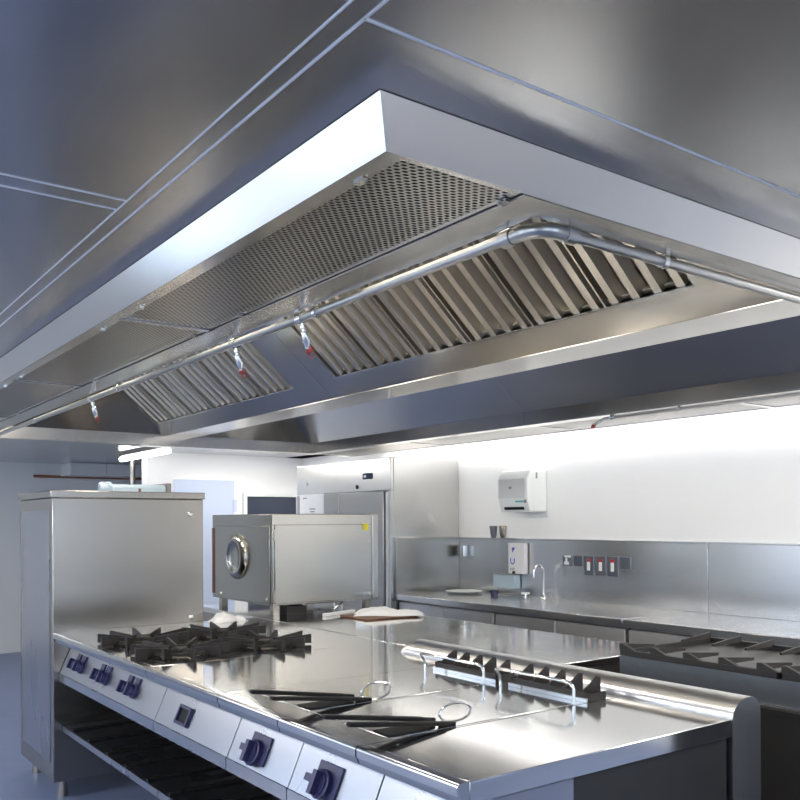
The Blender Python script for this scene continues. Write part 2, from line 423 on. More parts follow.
# baffle filters
def baffle(y0, y1):
    f = MB()
    vsheet(f, y0, y1, sb, st_, -.075, -.07)                       # back
    vsheet(f, y0, y1, sb, sb + .012, -.07, -.02); vsheet(f, y0, y1, st_ - .012, st_, -.07, -.02)
    n = 4; p = (y1 - y0) / n
    cs = 1 / math.hypot(1, k_)
    for i in range(n):
        c = y0 + (i + .5) * p
        # trapezoid channel: narrow front strip, slanting sides running back
        w0, w1 = .016, .030
        t = .0015
        ring_ = []
        for s in (sb + .003, st_ - .003):
            for (yy, nn) in ((c - w1, -.045), (c - w0, 0), (c + w0, 0), (c + w1, -.045), (c + w1 - .003, -.045), (c + w0 - .002, -.003), (c - w0 + .002, -.003), (c - w1 + .003, -.045)):
                x, z = vpt(s, n=nn); ring_.append((x, yy, z))
        fs = [(k, (k + 1) % 8, 8 + (k + 1) % 8, 8 + k) for k in range(8)]
        fs += [(0, 1, 6, 7), (1, 2, 5, 6), (2, 3, 4, 5), (8, 9, 14, 15), (9, 10, 13, 14), (10, 11, 12, 13)]
        f.quad_mesh(ring_, fs)
    # side frames
    for yy in (y0, y1 - .004): vsheet(f, yy, yy + .004, sb, st_, -.07, .002)
    return f.build('baffle_filter', M['filter'], hood)
for y0, y1 in YB:
    w = (y1 - y0) / 6
    for i in range(6): baffle(y0 + i * w, y0 + (i + 1) * w)
# hidden glowing panels added on the near roof slope to light wall and filters
dx, dz = 1.2 / math.hypot(1.2, 1), 1 / math.hypot(1.2, 1)
for y in (2.0, 3.3, 4.8, 6.1):
    c = Vector((1.264 + 1.2 * .2, y, 2.185 + .2)); nn = Vector((dz, 0, -dx))
    MB().obox(c + nn * .008, Vector((dx, 0, dz)) * .07, (0, .30, 0), nn * .006).build('added_hood_light', M['hood_fill'], hood)

# ------------------------------------------------------------------ suppression pipes
pipe = thing('suppression_pipe', (1.29, 1.27, 2.08), 'grey pipe with red capped nozzles running under the near rim of the hood', 'pipe')
PZ = 2.088; PX = 1.29; PY = 1.27
MB().tube([(PX, 1.36, PZ), (PX, 6.70, PZ)], .0125, 14).build('pipe_run', M['pipe'], pipe, True)
MB().tube([(PX + .09, PY, PZ), (3.9, PY, PZ)], .0125, 14).build('pipe_run', M['pipe'], pipe, True)
el = MB(); pts = [(PX, 1.37, PZ)] + arc((PX + .055, PY + .055, PZ), .055, 180, 270, 10, 'xy') + [(PX + .10, PY, PZ)]
el.tube(pts, .0165, 14)
el.lathe((PX, 1.345, PZ), (0, 1, 0), [(0, .019), (.03, .019)]); el.lathe((PX + .075, PY, PZ), (1, 0, 0), [(0, .019), (.03, .019)])
el.build('elbow', M['pipe'], pipe, True)
def clamp(x, y, ax):
    c = MB()
    if ax == 'y': c.lathe((x, y - .008, PZ), (0, 1, 0), [(0, .016), (.016, .016)]); c.box(x - .004, x + .004, y - .006, y + .006, PZ, ZB - .002)
    else: c.lathe((x - .008, y, PZ), (1, 0, 0), [(0, .016), (.016, .016)]); c.box(x - .006, x + .006, y - .004, y + .004, PZ, ZB - .002)
    c.build('clamp', M['chrome'], pipe, True)
for y in (2.16, 3.89, 5.4): clamp(PX, y, 'y')
clamp(1.70, PY, 'x')
def nozzle(parent, x, y, z, pz, tilt):
    b = MB(); d = Vector((tilt, 0, -1)).normalized()
    b.lathe((x, y - .014, pz), (0, 1, 0), [(0, .0175), (.028, .0175)], 14)
    p0 = Vector((x, y, pz)) + d * .010
    b.lathe(p0, d, [(0, .006), (.012, .006), (.013, .010), (.020, .010), (.022, .0065), (.030, .0065), (.034, .011), (.060, .012), (.066, .008), (.085, .0075)], 14)
    o = b.build('nozzle', M['chrome'], parent, True)
    e = p0 + d * .083
    MB().lathe(e, d, [(0, .009), (.004, .010), (.012, .009), (.014, .004)], 14).build('nozzle_cap', M['red'], o, True)
    rr = [e + Vector((.0, .017 * math.cos(a), 0)) + Vector((0, -.014, 0)) - d * (.017 * math.sin(a) - .012) for a in [2 * PI * i / 16 for i in range(17)]]
    MB().tube(rr, .0016, 6).build('cap_ring', M['red'], o, True)
for y in (2.70, 2.25, 4.30): nozzle(pipe, PX, y, PZ, PZ, .25)
fp = thing('suppression_pipe', (3.99, 3.0, 2.08), 'thin grey pipe under the far rim of the hood with one orange tipped nozzle', 'pipe')
MB().tube([(3.995, 1.35, 2.085), (3.995, 3.36, 2.085)], .010, 12).build('pipe_run', M['pipe'], fp, True)
b = MB(); b.tube([(3.995, 3.34, 2.085), (3.995, 3.40, 2.082), (3.99, 3.47, 2.055)], .009, 10); b.lathe((3.995, 3.32, 2.085), (0, 1, 0), [(0, .015), (.03, .015)], 12)
nz = b.build('nozzle', M['chrome'], fp, True)
MB().lathe((3.99, 3.47, 2.055), (0, .6, -.5), [(0, .012), (.02, .013), (.03, .006)], 12).build('nozzle_cap', M['red'], nz, True)
b = MB(); b.lathe((3.995, 2.87, 2.085), (0, 1, 0), [(0, .014), (.016, .014)], 12); b.box(3.99, 4.0, 2.873, 2.883, 2.085, 2.098); b.build('clamp', M['chrome'], fp, True)

# ------------------------------------------------------------------ front row of the cooking island
X0, X1, ZW = 1.222, 2.27, .90
def nose_profile():
    # rounded front edge of the worktop, falling to a set-back panel
    p = [(1.262, ZW), (1.238, ZW)]
    p += [(1.238 + .010 * math.cos(a), ZW - .010 + .010 * math.sin(a)) for a in [math.radians(90 + 15 * i) for i in range(1, 7)]]
    p += [(1.228, .872), (1.232, .870), (1.238, .852), (1.246, .848), (1.262, .848)]
    return p
def unit_body(t, y0, y1, label_mat='panel'):
    """nose, sloping control panel, strip under it"""
    MB().prism(nose_profile(), 'y', y0 + .002, y1 - .002).build('nose', M['nose'], t, True)
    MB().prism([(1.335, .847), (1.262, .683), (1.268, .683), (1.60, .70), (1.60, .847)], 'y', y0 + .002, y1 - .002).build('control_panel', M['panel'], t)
    MB().prism([(1.258, .682), (1.258, .640), (1.275, .640), (1.275, .682)], 'y', y0 + .002, y1 - .002).build('bottom_rail', M['nose'], t)
def panel_pt(f):   # point on the sloped panel, f = 0 at top .. 1 at bottom
    return Vector((1.335 + (1.262 - 1.335) * f, 0, .847 + (.683 - .847) * f))
PN = Vector((-.164, 0, .073)).normalized()      # panel normal
PD = Vector((-.073, 0, -.164)).normalized()     # down the panel
YX = Vector((0, 1, 0))
def body_shell(t, y0, y1, ztop=.84):
    s = MB()
    s.box(1.80, 2.25, y0 + .003, y0 + .02, .12, .847); s.box(1.80, 2.25, y1 - .02, y1 - .003, .12, .847)
    s.box(2.23, 2.25, y0 + .02, y1 - .02, .12, .847)
    s.build('side_frame', M['cab'], t)
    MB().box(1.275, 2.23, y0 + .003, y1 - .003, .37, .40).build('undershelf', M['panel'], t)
    f = MB()
    for x in (1.85, 2.19):
        for y in (y0 + .07, y1 - .07):
            MB().lathe((x, y, 0), (0, 0, 1), [(0, .028), (.02, .028), (.03, .02), (.13, .02)], 12).build('leg', M['cab'], t, True)

# gas range -----------------------------------------------------------
gr = thing('gas_range', (1.75, 4.08, 0), 'stainless gas range with black iron burner grates beside the tall steel cabinet', 'gas range')
y0, y1 = 3.40, 4.785
unit_body(gr, y0, y1); body_shell(gr, y0, y1)
MB().box(1.263, X1, y0 + .002, y1 - .002, .8485, ZW).build('hob_top', M['top'], gr, bevel=.002)
for y in (3.52, 3.78, 4.05, 4.33, 4.60):
    MB().box(1.28, 2.22, y, y + .026, .4005, .414).build('shelf_runner', M['black'], gr)
mbr = MB()
def fin(mb, c, ang, r0, r1, h0, h1, zb, th=.006):
    a = Vector((math.cos(ang), math.sin(ang), 0)); n = Vector((-a.y, a.x, 0)) * th; c = Vector(c)
    vs = []
    for s in (-1, 1):
        vs += [c + a * r0 + n * s + Vector((0, 0, zb)), c + a * r1 + n * s + Vector((0, 0, zb - .0)), c + a * r1 + n * s + Vector((0, 0, h1)), c + a * r0 + n * s + Vector((0, 0, h0))]
    mb.quad_mesh(vs, [(0, 1, 2, 3), (7, 6, 5, 4), (0, 4, 5, 1), (1, 5, 6, 2), (2, 6, 7, 3), (3, 7, 4, 0)])
def ring_band(c, r0, r1, z0, z1, n=32):
    vs = []; fs = []
    for k in range(n):
        a = 2 * PI * k / n
        for r, z in ((r0, z0), (r1, z0), (r1, z1), (r0, z1)): vs.append((c[0] + r * math.cos(a), c[1] + r * math.sin(a), z))
    for k in range(n):
        l = (k + 1) % n
        for m_ in range(4): fs.append((k * 4 + m_, l * 4 + m_, l * 4 + (m_ + 1) % 4, k * 4 + (m_ + 1) % 4))
    return vs, fs
def grate(parent, cx, cy, wx, wy):
    g = MB()
    zb = ZW + .010
    R = wx
    g.quad_mesh(*ring_band((cx, cy), R * .60, R * .66, zb, zb + .012))
    n = 10
    for i in range(n):
        a = 2 * PI * i / n + .2
        fin(g, (cx, cy, 0), a, .060, R + .012 * math.cos(4 * a), ZW + .030, ZW + .049, zb - .004, .0055)
    for i in range(5):
        a = 2 * PI * i / 5 + .2; g.box(cx + R * .63 * math.cos(a) - .01, cx + R * .63 * math.cos(a) + .01, cy + R * .63 * math.sin(a) - .01, cy + R * .63 * math.sin(a) + .01, ZW + .0005, zb + .006)
    o = g.build('pan_support', M['iron'], parent)
    b = MB(); b.lathe((cx, cy, ZW), (0, 0, 1), [(0, .085), (.004, .09), (.006, .085), (.006, .05)], 24)
    b.build('burner_dish', M['cream'], parent, True)
    b = MB(); b.lathe((cx, cy, ZW + .006), (0, 0, 1), [(0, .032), (.010, .036), (.018, .036), (.024, .030)], 20)
    b.build('burner_cap', M['iron'], parent, True)
for cx in (1.48, 1.90):
    for cy in (3.66, 4.12): grate(gr, cx, cy, .215, .215)
# knobs on the gas range: pairs of turn-knobs with a fin and a tab plate
def knob(parent, y, f, s=1.0):
    c = panel_pt(f) + YX * y
    k = MB()
    k.lathe(c, PN, [(0, .032 * s), (.012, .032 * s), (.014, .026 * s), (.030, .024 * s), (.034, .020 * s)], 18)
    k.obox(c + PN * .036 * s, YX * .007 * s, PD * .026 * s, PN * .012 * s)
    o = k.build('knob', M['knob'], parent, True)
    MB().obox(c - PD * .040 * s + PN * .004, YX * .024 * s, PD * .018 * s, PN * .004).build('index_plate', M['knob'], o)
for y in (3.705, 3.795, 4.09, 4.18, 4.48, 4.57): knob(gr, y, .60)

# plain polished unit next to it ---------------------------------------
su = thing('worktop_unit', (1.75, 3.06, 0), 'polished steel worktop unit with a square navy recessed pull, between gas range and fryers', 'worktop unit')
y0, y1 = 2.7195, 3.40
unit_body(su, y0, y1); body_shell(su, y0, y1)
MB().box(1.263, X1, y0 + .0005, y1 - .0005, .8485, ZW).build('worktop', M['top'], su, bevel=.002)
for i in range(3):
    y = y0 + .1 + i * .23; MB().box(1.28, 2.22, y, y + .026, .4005, .414).build('shelf_runner', M['black'], su)
c = panel_pt(.64) + YX * 3.146
fr = MB()
w, hgt = .054, .036
for sy in (-1, 1): fr.obox(c + YX * sy * (w - .005) + PN * .006, YX * .006, PD * hgt, PN * .007)
for sd in (-1, 1): fr.obox(c + PD * sd * (hgt - .005) + PN * .006, YX * w, PD * .006, PN * .007)
rp = fr.build('recessed_pull', M['knob'], su, bevel=.002)
MB().obox(c + PN * .001, YX * (w - .008), PD * (hgt - .008), PN * .0015).build('pull_recess', M['blackedge'], rp)

# fryers ---------------------------------------------------------------
def make_fryer(t, y0, y1):
    unit_body(t, y0, y1); body_shell(t, y0, y1)
    la, lb, l0, l1 = 1.345, 2.056, y0 + .012, y1 - .012
    w = MB(); g = .004
    w.box(1.263, la - g, y0 + .001, y1 - .001, ZW - .05, ZW); w.box(lb + g, X1, y0 + .001, y1 - .001, .8485, ZW)
    w.box(la - g, lb + g, y0 + .001, l0 - g, ZW - .05, ZW); w.box(la - g, lb + g, l1 + g, y1 - .001, ZW - .05, ZW)
    w.build('worktop', M['top'], t)
    MB().box(la - g + .0005, lb + g - .0005, l0 - g + .0005, l1 + g - .0005, .74, ZW - .012).build('oil_well', M['blackedge'], t)
    MB().box(la, lb, l0, l1, ZW - .011, ZW + .001).build('lid', M['top'], t, bevel=.0015)
    yc = (y0 + y1) / 2 - .06
    lid_y = (y0 + y1) / 2 - .06
    pts = [(1.63 + .06 - .062 * math.cos(a), lid_y, ZW + .001 + .028 * math.sin(a)) for a in [PI * i / 14 for i in range(15)]]
    MB().tube(pts, .0035, 8).build('arch_handle', M['chrome'], t, True)
    # two black grip bars rising towards the front, over a plate coloured as their dark reflection
    for yy, xa, za, xb, zb_ in ((y0 + .075, 1.51, ZW + .018, 1.178, ZW + .070), (y0 + .026, 1.545, ZW + .010, 1.222, ZW + .052)):
        d = Vector((xb - xa, 0, zb_ - za)); ln = d.length; d.normalize(); n = Vector((d.z, 0, -d.x))
        gb = MB(); gb.obox(Vector((xa, yy, za)) + d * ln / 2, d * ln / 2, (0, .010, 0), n * .006)
        gb.obox(Vector((xa, yy, za)) - d * .01, d * .03, (0, .006, 0), n * .005)
        gb.box(xa - .02, xa + .02, yy - .008, yy + .008, ZW + .0012, za)
        o = gb.build('grip_bar', M['black'], t, bevel=.003)
        s = MB()
        for q in (.12, .5, .85): s.lathe(Vector((xa, yy, za)) + d * ln * q - n * .006, -n, [(0, .004), (.002, .003)], 8)
        s.build('rivet', M['chrome'], o)
    MB().prism([(1.352, y0 + .100), (1.352, y0 + .030), (1.47, y0 + .016), (1.53, y0 + .050), (1.45, y0 + .100)], 'z', ZW + .0012, ZW + .005).build('reflection_plate', M['blackedge'], t)
    # hoop rail behind the lid
    xr, za = 2.053, ZW + .001
    ya, yb, zt_ = y0 + .004, y0 + .345, ZW + .074
    hp = [(xr, ya, za), (xr, ya, zt_ - .03)] + [(xr - .02 * (1 - math.cos(a)), ya + .03 * (1 - math.cos(a)), zt_ - .03 + .03 * math.sin(a)) for a in [PI / 2 * i / 6 for i in range(1, 7)]]
    hp += [(xr - .02, yb - .006, zt_), (xr - .019, yb, zt_ - .006), (xr - .004, yb - .004, zt_ - .030), (xr, yb - .004, zt_ - .042), (xr, yb - .004, za)]
    MB().tube(hp, .0055, 10).build('hoop_rail', M['chrome'], t, True)
    # flue grille with triangular fins
    fg = MB(); f0, f1 = y0 + .010, y0 + .345
    fg.box(2.125, 2.20, f0, f1, ZW + .006, ZW + .016)
    fg.box(2.112, 2.122, f0 - .006, f1 + .006, ZW + .0005, ZW + .030); fg.box(2.112, 2.205, f1, f1 + .008, ZW + .0005, ZW + .034); fg.box(2.112, 2.205, f0 - .006, f0, ZW + .0005, ZW + .026)
    n = 5
    for i in range(n):
        y = f0 + .02 + (f1 - f0 - .03) * i / (n - 1)
        fg.prism([(2.115, ZW + .012), (2.205, ZW + .012), (2.205, ZW + .070), (2.192, ZW + .072), (2.125, ZW + .032)], 'y', y - .004, y + .004)
    fg.build('flue_grille', M['iron'], t)
    b = MB(); b.box(2.105, 2.112, f0 - .01, f1 + .012, ZW + .0005, ZW + .014); b.build('flue_trim', M['chrome'], t)
    # square-plate rotary control
    c = panel_pt(.62) + YX * (y0 + .235)
    kp = MB(); kp.obox(c + PN * .003, YX * .062, PD * .047, PN * .004); kpo = kp.build('knob_plate', M['knob'], t, bevel=.003)
    k = MB(); c2 = c + PD * .016 + YX * .008 + PN * .007
    k.lathe(c2, PN, [(0, .043), (.014, .043), (.017, .036), (.022, .035)], 22); k.obox(c2 + PN * .030, YX * .010, PD * .034, PN * .012)
    k.obox(c2 + YX * .056 - PD * .004 + PN * .012, YX * .018, PD * .011, PN * .009)
    k.build('knob', M['knob'], kpo, True)
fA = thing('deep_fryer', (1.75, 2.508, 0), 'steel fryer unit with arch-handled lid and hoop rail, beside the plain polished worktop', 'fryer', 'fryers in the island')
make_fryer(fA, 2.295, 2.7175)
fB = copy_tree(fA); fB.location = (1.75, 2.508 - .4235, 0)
fB['label'] = 'steel fryer unit with arch-handled lid and hoop rail, beside the dark-sided end worktop'
# end worktop unit -----------------------------------------------------
eu = thing('worktop_unit', (1.75, 1.66, 0), 'end worktop unit of the island with a black side panel and bare steel top', 'worktop unit')
y0, y1 = 1.462, 1.869
unit_body(eu, y0, y1)
MB().box(1.263, X1, y0 + .0005, y1 - .0005, .8485, ZW).build('worktop', M['top'], eu, bevel=.002)
b = MB(); b.box(1.40, 2.25, y0 + .006, y0 + .024, .0, .848); b.build('side_panel', M['blackpanel'], eu)
b = MB(); b.box(1.42, 2.25, y1 - .02, y1 - .003, .0, .69); b.box(2.23, 2.25, y0 + .03, y1 - .02, 0, .848); b.box(1.42, 2.23, y0 + .03, y1 - .02, .30, .32); b.build('carcass', M['cab'], eu)
# rolled upstand behind the front row
up = MB(); prof = [(2.274, 0), (2.274, ZW)]
prof += [(2.274 + .10 * (1 - math.cos(a)) * .9, ZW + .055 * math.sin(a)) for a in [PI / 2 * i / 8 for i in range(1, 9)]]
prof += [(2.364 + .055 * math.sin(a), ZW + .055 * math.cos(a)) for a in [PI / 2 * i / 8 for i in range(1, 9)]] + [(2.419, 0)]
up.prism(prof, 'y', 1.462, 3.07)
n0 = len(prof)
# rounded far end cap
up.prism([(2.274 + (x - 2.274) * 1.0, z * .985) for x, z in prof], 'y', 3.07, 3.10)
tag(up.build('rolled_upstand', M['roll'], None, True), 'long rolled steel upstand running behind the fryers and the end worktop', 'upstand')
b = MB(); b.box(2.274, 2.42, 3.105, 4.785, 0, ZW - .002); tag(b.build('service_strip', M['top']), 'flat polished steel service strip behind the gas range, level with its top', 'worktop')

# ------------------------------------------------------------------ tall cabinet at the far end of the range
tc_ = thing('tall_cabinet', (1.65, 5.15, 0), 'tall brushed steel cabinet standing at the far end of the gas range', 'cabinet')
MB().box(1.23, 2.08, 4.792, 5.52, .10, 1.615).build('body', M['cab'], tc_, bevel=.004)
MB().box(1.22, 2.09, 4.786, 5.53, 1.616, 1.655).build('top_cap', M['cab'], tc_, bevel=.004)
for p in ((2.0, 4.792, 1.53), (2.0, 4.792, .93)):
    MB().lathe(p, (0, -1, 0), [(0, .016), (.004, .016), (.007, .010)], 14).build('bolt', M['chrome'], tc_, True)
for x in (1.30, 2.0):
    for y in (4.88, 5.43): MB().lathe((x, y, 0), (0, 0, 1), [(0, .03), (.1, .02)], 12).build('leg', M['cab'], tc_, True)
MB().box(1.2262, 1.2298, 4.85, 5.45, .2, 1.55).build('door', M['panel'], tc_)
# container on top of it
ct = thing('storage_box', (1.85, 5.33, 1.656), 'pale blue plastic box lying on top of the tall steel cabinet', 'box')
b = MB(); b.prism([(5.22, 1.656), (5.45, 1.656), (5.45, 1.712), (5.24, 1.715), (5.22, 1.70)], 'x', 1.69, 2.02); b.build('box_body', M['bluepl'], ct, bevel=.008)
b = MB(); b.lathe((1.69, 5.33, 1.6945), (-1, 0, 0), [(-.02, .038), (.035, .038), (.05, .028)], 20); b.build('rounded_end', M['bluepl'], ct, True)
b = MB(); b.box(2.02, 2.05, 5.21, 5.46, 1.656, 1.725); b.build('end_plate', M['cab'], ct)
b = MB(); b.box(1.845, 1.86, 5.216, 5.2205, 1.665, 1.69); b.build('latch', M['wood'], ct)
# white cloth by the cabinet foot
def cloth(name, pts, zz, label, seed, hgt):
    rnd = random.Random(seed); xs, ys, ang, lx, ly = pts
    n, m_ = 18, 12; vs = []; ca, sa = math.cos(ang), math.sin(ang)
    for side in (0, 1):
        for i in range(n + 1):
            for j in range(m_ + 1):
                u, v = i / n * 2 - 1, j / m_ * 2 - 1
                e = (1 - abs(u) ** 10) * (1 - abs(v) ** 8)
                h = hgt * e * (.34 + .55 * math.exp(-((u + .35) / .42) ** 2) * (.75 + .25 * math.cos(3 * v)) + .10 * math.sin(8 * u + 3 * v + seed) + .08 * math.sin(11 * v - 4 * u + seed * 2)) + .003
                x, y = u * lx * (1 + .08 * math.sin(6 * v + seed)), v * ly * (1 + .12 * math.sin(5 * u + seed))
                vs.append((xs + x * ca - y * sa, ys + x * sa + y * ca, zz + (h if side else .0008)))
    W = m_ + 1; K = (n + 1) * W; fs = []
    for i in range(n):
        for j in range(m_):
            a, b_, c_, d_ = i * W + j, (i + 1) * W + j, (i + 1) * W + j + 1, i * W + j + 1
            fs.append((a, d_, c_, b_)); fs.append((K + a, K + b_, K + c_, K + d_))
    for i in range(n):
        for j in (0, m_): a, b_ = i * W + j, (i + 1) * W + j; fs.append((a, b_, K + b_, K + a))
    for j in range(m_):
        for i in (0, n): a, b_ = i * W + j, i * W + j + 1; fs.append((a, b_, K + b_, K + a))
    return MB().quad_mesh(vs, fs).build(name, M['cloth'], None, True)
tag(cloth('cloth', (2.19, 4.70, 0.2, .10, .06), ZW, '', 3, .055), 'crumpled white cloth on the island beside the foot of the tall cabinet', 'cloth')

# ------------------------------------------------------------------ rear row
rc = thing('rear_counter', (2.87, 4.1, 0), 'polished steel counter behind the front row, with an end panel coloured black as shade, carrying the oven', 'counter')
MB().box(2.425, 3.30, 2.445, 5.80, .865, ZW).build('worktop', M['top'], rc, bevel=.003)
b = MB(); b.box(2.44, 3.28, 2.452, 2.47, 0.0, .864); b.build('shaded_end_panel', M['blackpanel'], rc)  # black puts the shade below the worktop end into the colour
b = MB(); b.box(2.44, 3.28, 2.475, 5.78, .1, .864); b.build('carcass', M['cab'], rc)
for x in (2.52, 3.2):
    for y in (2.6, 4.1, 5.65): MB().lathe((x, y, 0), (0, 0, 1), [(0, .03), (.1, .022)], 10).build('leg', M['cab'], rc, True)
ck = thing('rear_cooker', (3.05, 1.6, 0), 'cooker with black pan supports backing onto the rolled upstand at the island end', 'cooker')
MB().box(2.75, 3.36, .90, 2.262, .08, .945).build('body', M['blackpanel'], ck)
b = MB(); b.box(2.742, 2.75, .90, 2.262, .855, .945); b.build('back_panel', M['greyplate'], ck)
b = MB(); b.box(2.725, 2.75, .90, 2.24, .843, .853); b.build('back_ledge', M['cab'], ck)
for x in (2.82, 3.28):
    for y in (1.0, 2.16): MB().lathe((x, y, 0), (0, 0, 1), [(0, .03), (.081, .024)], 10).build('leg', M['cab'], ck, True)
for y0, y1 in ((1.60, 2.262), (.93, 1.58)):
    g = MB(); g.box(2.745, 2.765, y0, y1, .9455, .968); g.box(3.33, 3.35, y0, y1, .9455, .968)
    for yy in (y0, y1 - .016): g.box(2.765, 3.33, yy, yy + .016, .9455, .966)
    for i in range(5):
        y = y0 + .04 + i * (y1 - y0 - .07) / 4
        g.prism([(y - .045, .966), (y + .035, .966), (y + .035, .990), (y + .018, .992)], 'x', 2.747, 2.762)
        g.prism([(2.75, .962), (2.95, .962), (2.95, .972), (2.76, .990)], 'y', y + .02, y + .03)
        g.prism([(3.345, .962), (3.14, .962), (3.14, .972), (3.335, .990)], 'y', y + .02, y + .03)
    g.build('pan_support', M['iron'], ck)

# oven on the rear counter ---------------------------------------------
ov = thing('counter_oven', (2.92, 5.2, ZW), 'steel countertop oven with a round fan dome on its side and a yellow sticker', 'oven')
OX0, OX1, OY0, OY1, OZ0, OZ1 = 2.52, 3.315, 4.762, 5.65, .962, 1.532
MB().box(OX0, OX1, OY0, OY1, OZ0, OZ1).build('body', M['oven'], ov, bevel=.004)
# front (-Y) door sheet and frame
b = MB(); b.box(OX0 + .012, OX1 - .065, OY0 - .010, OY0 - .0005, OZ0 + .012, OZ1 - .068); dr = b.build('door', M['oven'], ov, bevel=.003)
b = MB(); b.box(OX1 - .055, OX1 - .048, OY0 - .008, OY0 - .0005, OZ0 + .005, OZ1 - .01); b.build('edge_strip', M['chrome'], ov)
MB().box(3.185, 3.225, OY0 - .0125, OY0 - .0105, 1.425, 1.468).build('sticker', M['yellow'], dr)
b = MB(); b.box(3.12, 3.24, OY0 - .016, OY0 - .0105, OZ0 + .012, OZ0 + .055); b.build('name_plate', M['chrome'], dr)
for z in (1.40, 1.02): MB().box(OX0 + .003, OX0 + .012, OY0 - .014, OY0 - .001, z - .035, z + .035).build('hinge', M['cab'], ov)
# left (-X) side sheet, top band, dome
MB().box(OX0 - .006, OX0 - .0005, OY0 + .03, OY1 - .05, OZ0 + .01, OZ1 - .075).build('side_sheet', M['oven'], ov, bevel=.002)
MB().box(OX0 - .012, OX0 - .0005, OY1 - .045, OY1 - .02, OZ0 + .03, OZ1 - .09).build('side_rail', M['wood'], ov)
dm = MB(); yc, zc = 5.24, 1.255
prof = [(0, .150), (.006, .150), (.020, .142), (.032, .126), (.036, .110), (.030, .092), (.022, .082), (.020, .02)]
dm.lathe((OX0 - .006, yc, zc), (-1, 0, 0), prof, 40); dm.build('fan_dome', M['oven'], ov, True)
for y in (4.83, 5.50): MB().lathe((OX0 - .006, y, 1.0), (-1, 0, 0), [(0, .010), (.004, .008)], 10).build('screw', M['chrome'], ov)
for x in (2.57, 3.26):
    for y in (4.83, 5.58): MB().box(x - .022, x + .022, y - .022, y + .022, ZW + .0005, OZ0).build('leg', M['cab'], ov)
b = MB(); b.tube([(2.75, 4.83, ZW + .03), (2.85, 4.80, ZW + .02), (2.96, 4.77, ZW + .02), (3.04, 4.80, ZW + .045), (3.08, 4.84, ZW + .062)], .007, 8); b.build('gas_hose', M['chrome'], ov, True)
b = MB(); b.box(2.64, 2.78, 4.80, 4.90, ZW + .0005, ZW + .05); b.build('valve_block', M['iron'], ov)
# chopping board and towels
b = MB(); b.box(2.84, 3.22, 4.20, 4.50, ZW + .0005, ZW + .010); tag(b.build('chopping_board', M['wood'], bevel=.004), 'brown chopping board on the rear counter under the folded white towel', 'chopping board')
tw = cloth('towel', (3.09, 4.33, -.62, .20, .10), ZW + .0105, '', 1, .05); tag(tw, 'folded white towel on the brown board in front of the counter oven', 'towel')
b = MB(); b.obox((2.90, 4.60, ZW + .010), Vector((.78, .62, 0)) * .0 + Vector((.14, .05, 0)), Vector((-.05, .14, 0)) * .10, (0, 0, .009))
tag(b.build('scraper', M['white'], bevel=.003), 'slim white plastic scraper lying beside the brown chopping board', 'scraper')

# ------------------------------------------------------------------ fridge
FX, FY0, FY1 = 4.05, 5.644, 7.157
fg = thing('refrigerator', (4.41, 6.4, 0), 'tall two-door stainless refrigerator against the white wall', 'refrigerator')
MB().box(FX + .03, 4.765, FY0, FY1, .10, 2.0).build('body', M['fridge'], fg, bevel=.004)
MB().box(FX, FX + .03, FY0, FY1, 1.735, 2.0).build('top_panel', M['fridge'], fg, bevel=.003)
MB().box(FX, FX + .03, FY0, FY0 + .035, .12, 1.733).build('hinge_post', M['fridge'], fg)
ym = (FY0 + FY1) / 2
for a, b_ in ((FY0 + .085, ym - .004), (ym + .004, FY1 - .02)):
    d = MB().box(FX - .012, FX + .028, a, b_, .14, 1.728).build('door', M['fdoor'], fg, bevel=.004)
    yy = b_ - .06 if a < ym - .2 else a + .06
    MB().box(FX - .028, FX - .013, yy - .012, yy + .012, .9, 1.15).build('handle', M['chrome'], d, bevel=.003)
MB().box(FX + .002, FX + .028, FY0 + .045, FY0 + .072, .2, 1.72).build('door_seal', M['white'], fg)
dp = MB().box(FX - .006, FX - .0005, 5.90, 6.04, 1.835, 1.885).build('display', M['darkglass'], fg, bevel=.002)
MB().box(FX - .0075, FX - .0062, 5.985, 6.02, 1.85, 1.87).build('digits', M['bluepl'], dp)
MB().lathe((FX, 6.13, 1.775), (-1, 0, 0), [(0, .018), (.006, .018), (.008, .012)], 12).build('lock', M['black'], fg)
MB().lathe((FX, 6.98, 1.83), (-1, 0, 0), [(0, .016), (.005, .014)], 12).build('screw', M['chrome'], fg)
for x in (4.15, 4.68):
    for y in (5.75, 7.05): MB().lathe((x, y, 0), (0, 0, 1), [(0, .03), (.1, .025)], 10).build('leg', M['black'], fg, True)
# notice taped to the fridge door
nt_ = thing('paper_notice', (FX - .015, 6.87, 1.40), 'white printed notice taped to the left fridge door', 'notice')
MB().box(FX - .0155, FX - .0125, 6.65, 7.08, 1.40, 1.735).build('sheet', M['paper'], nt_)
b = MB()
for z, a, c_ in ((1.70, 6.95, 7.02), (1.60, 6.80, 6.90), (1.575, 6.81, 6.89), (1.55, 6.80, 6.88), (1.53, 6.82, 6.87)):
    b.box(FX - .0165, FX - .0157, a, c_, z - .006, z + .006)
b.build('print', M['ink'], nt_)

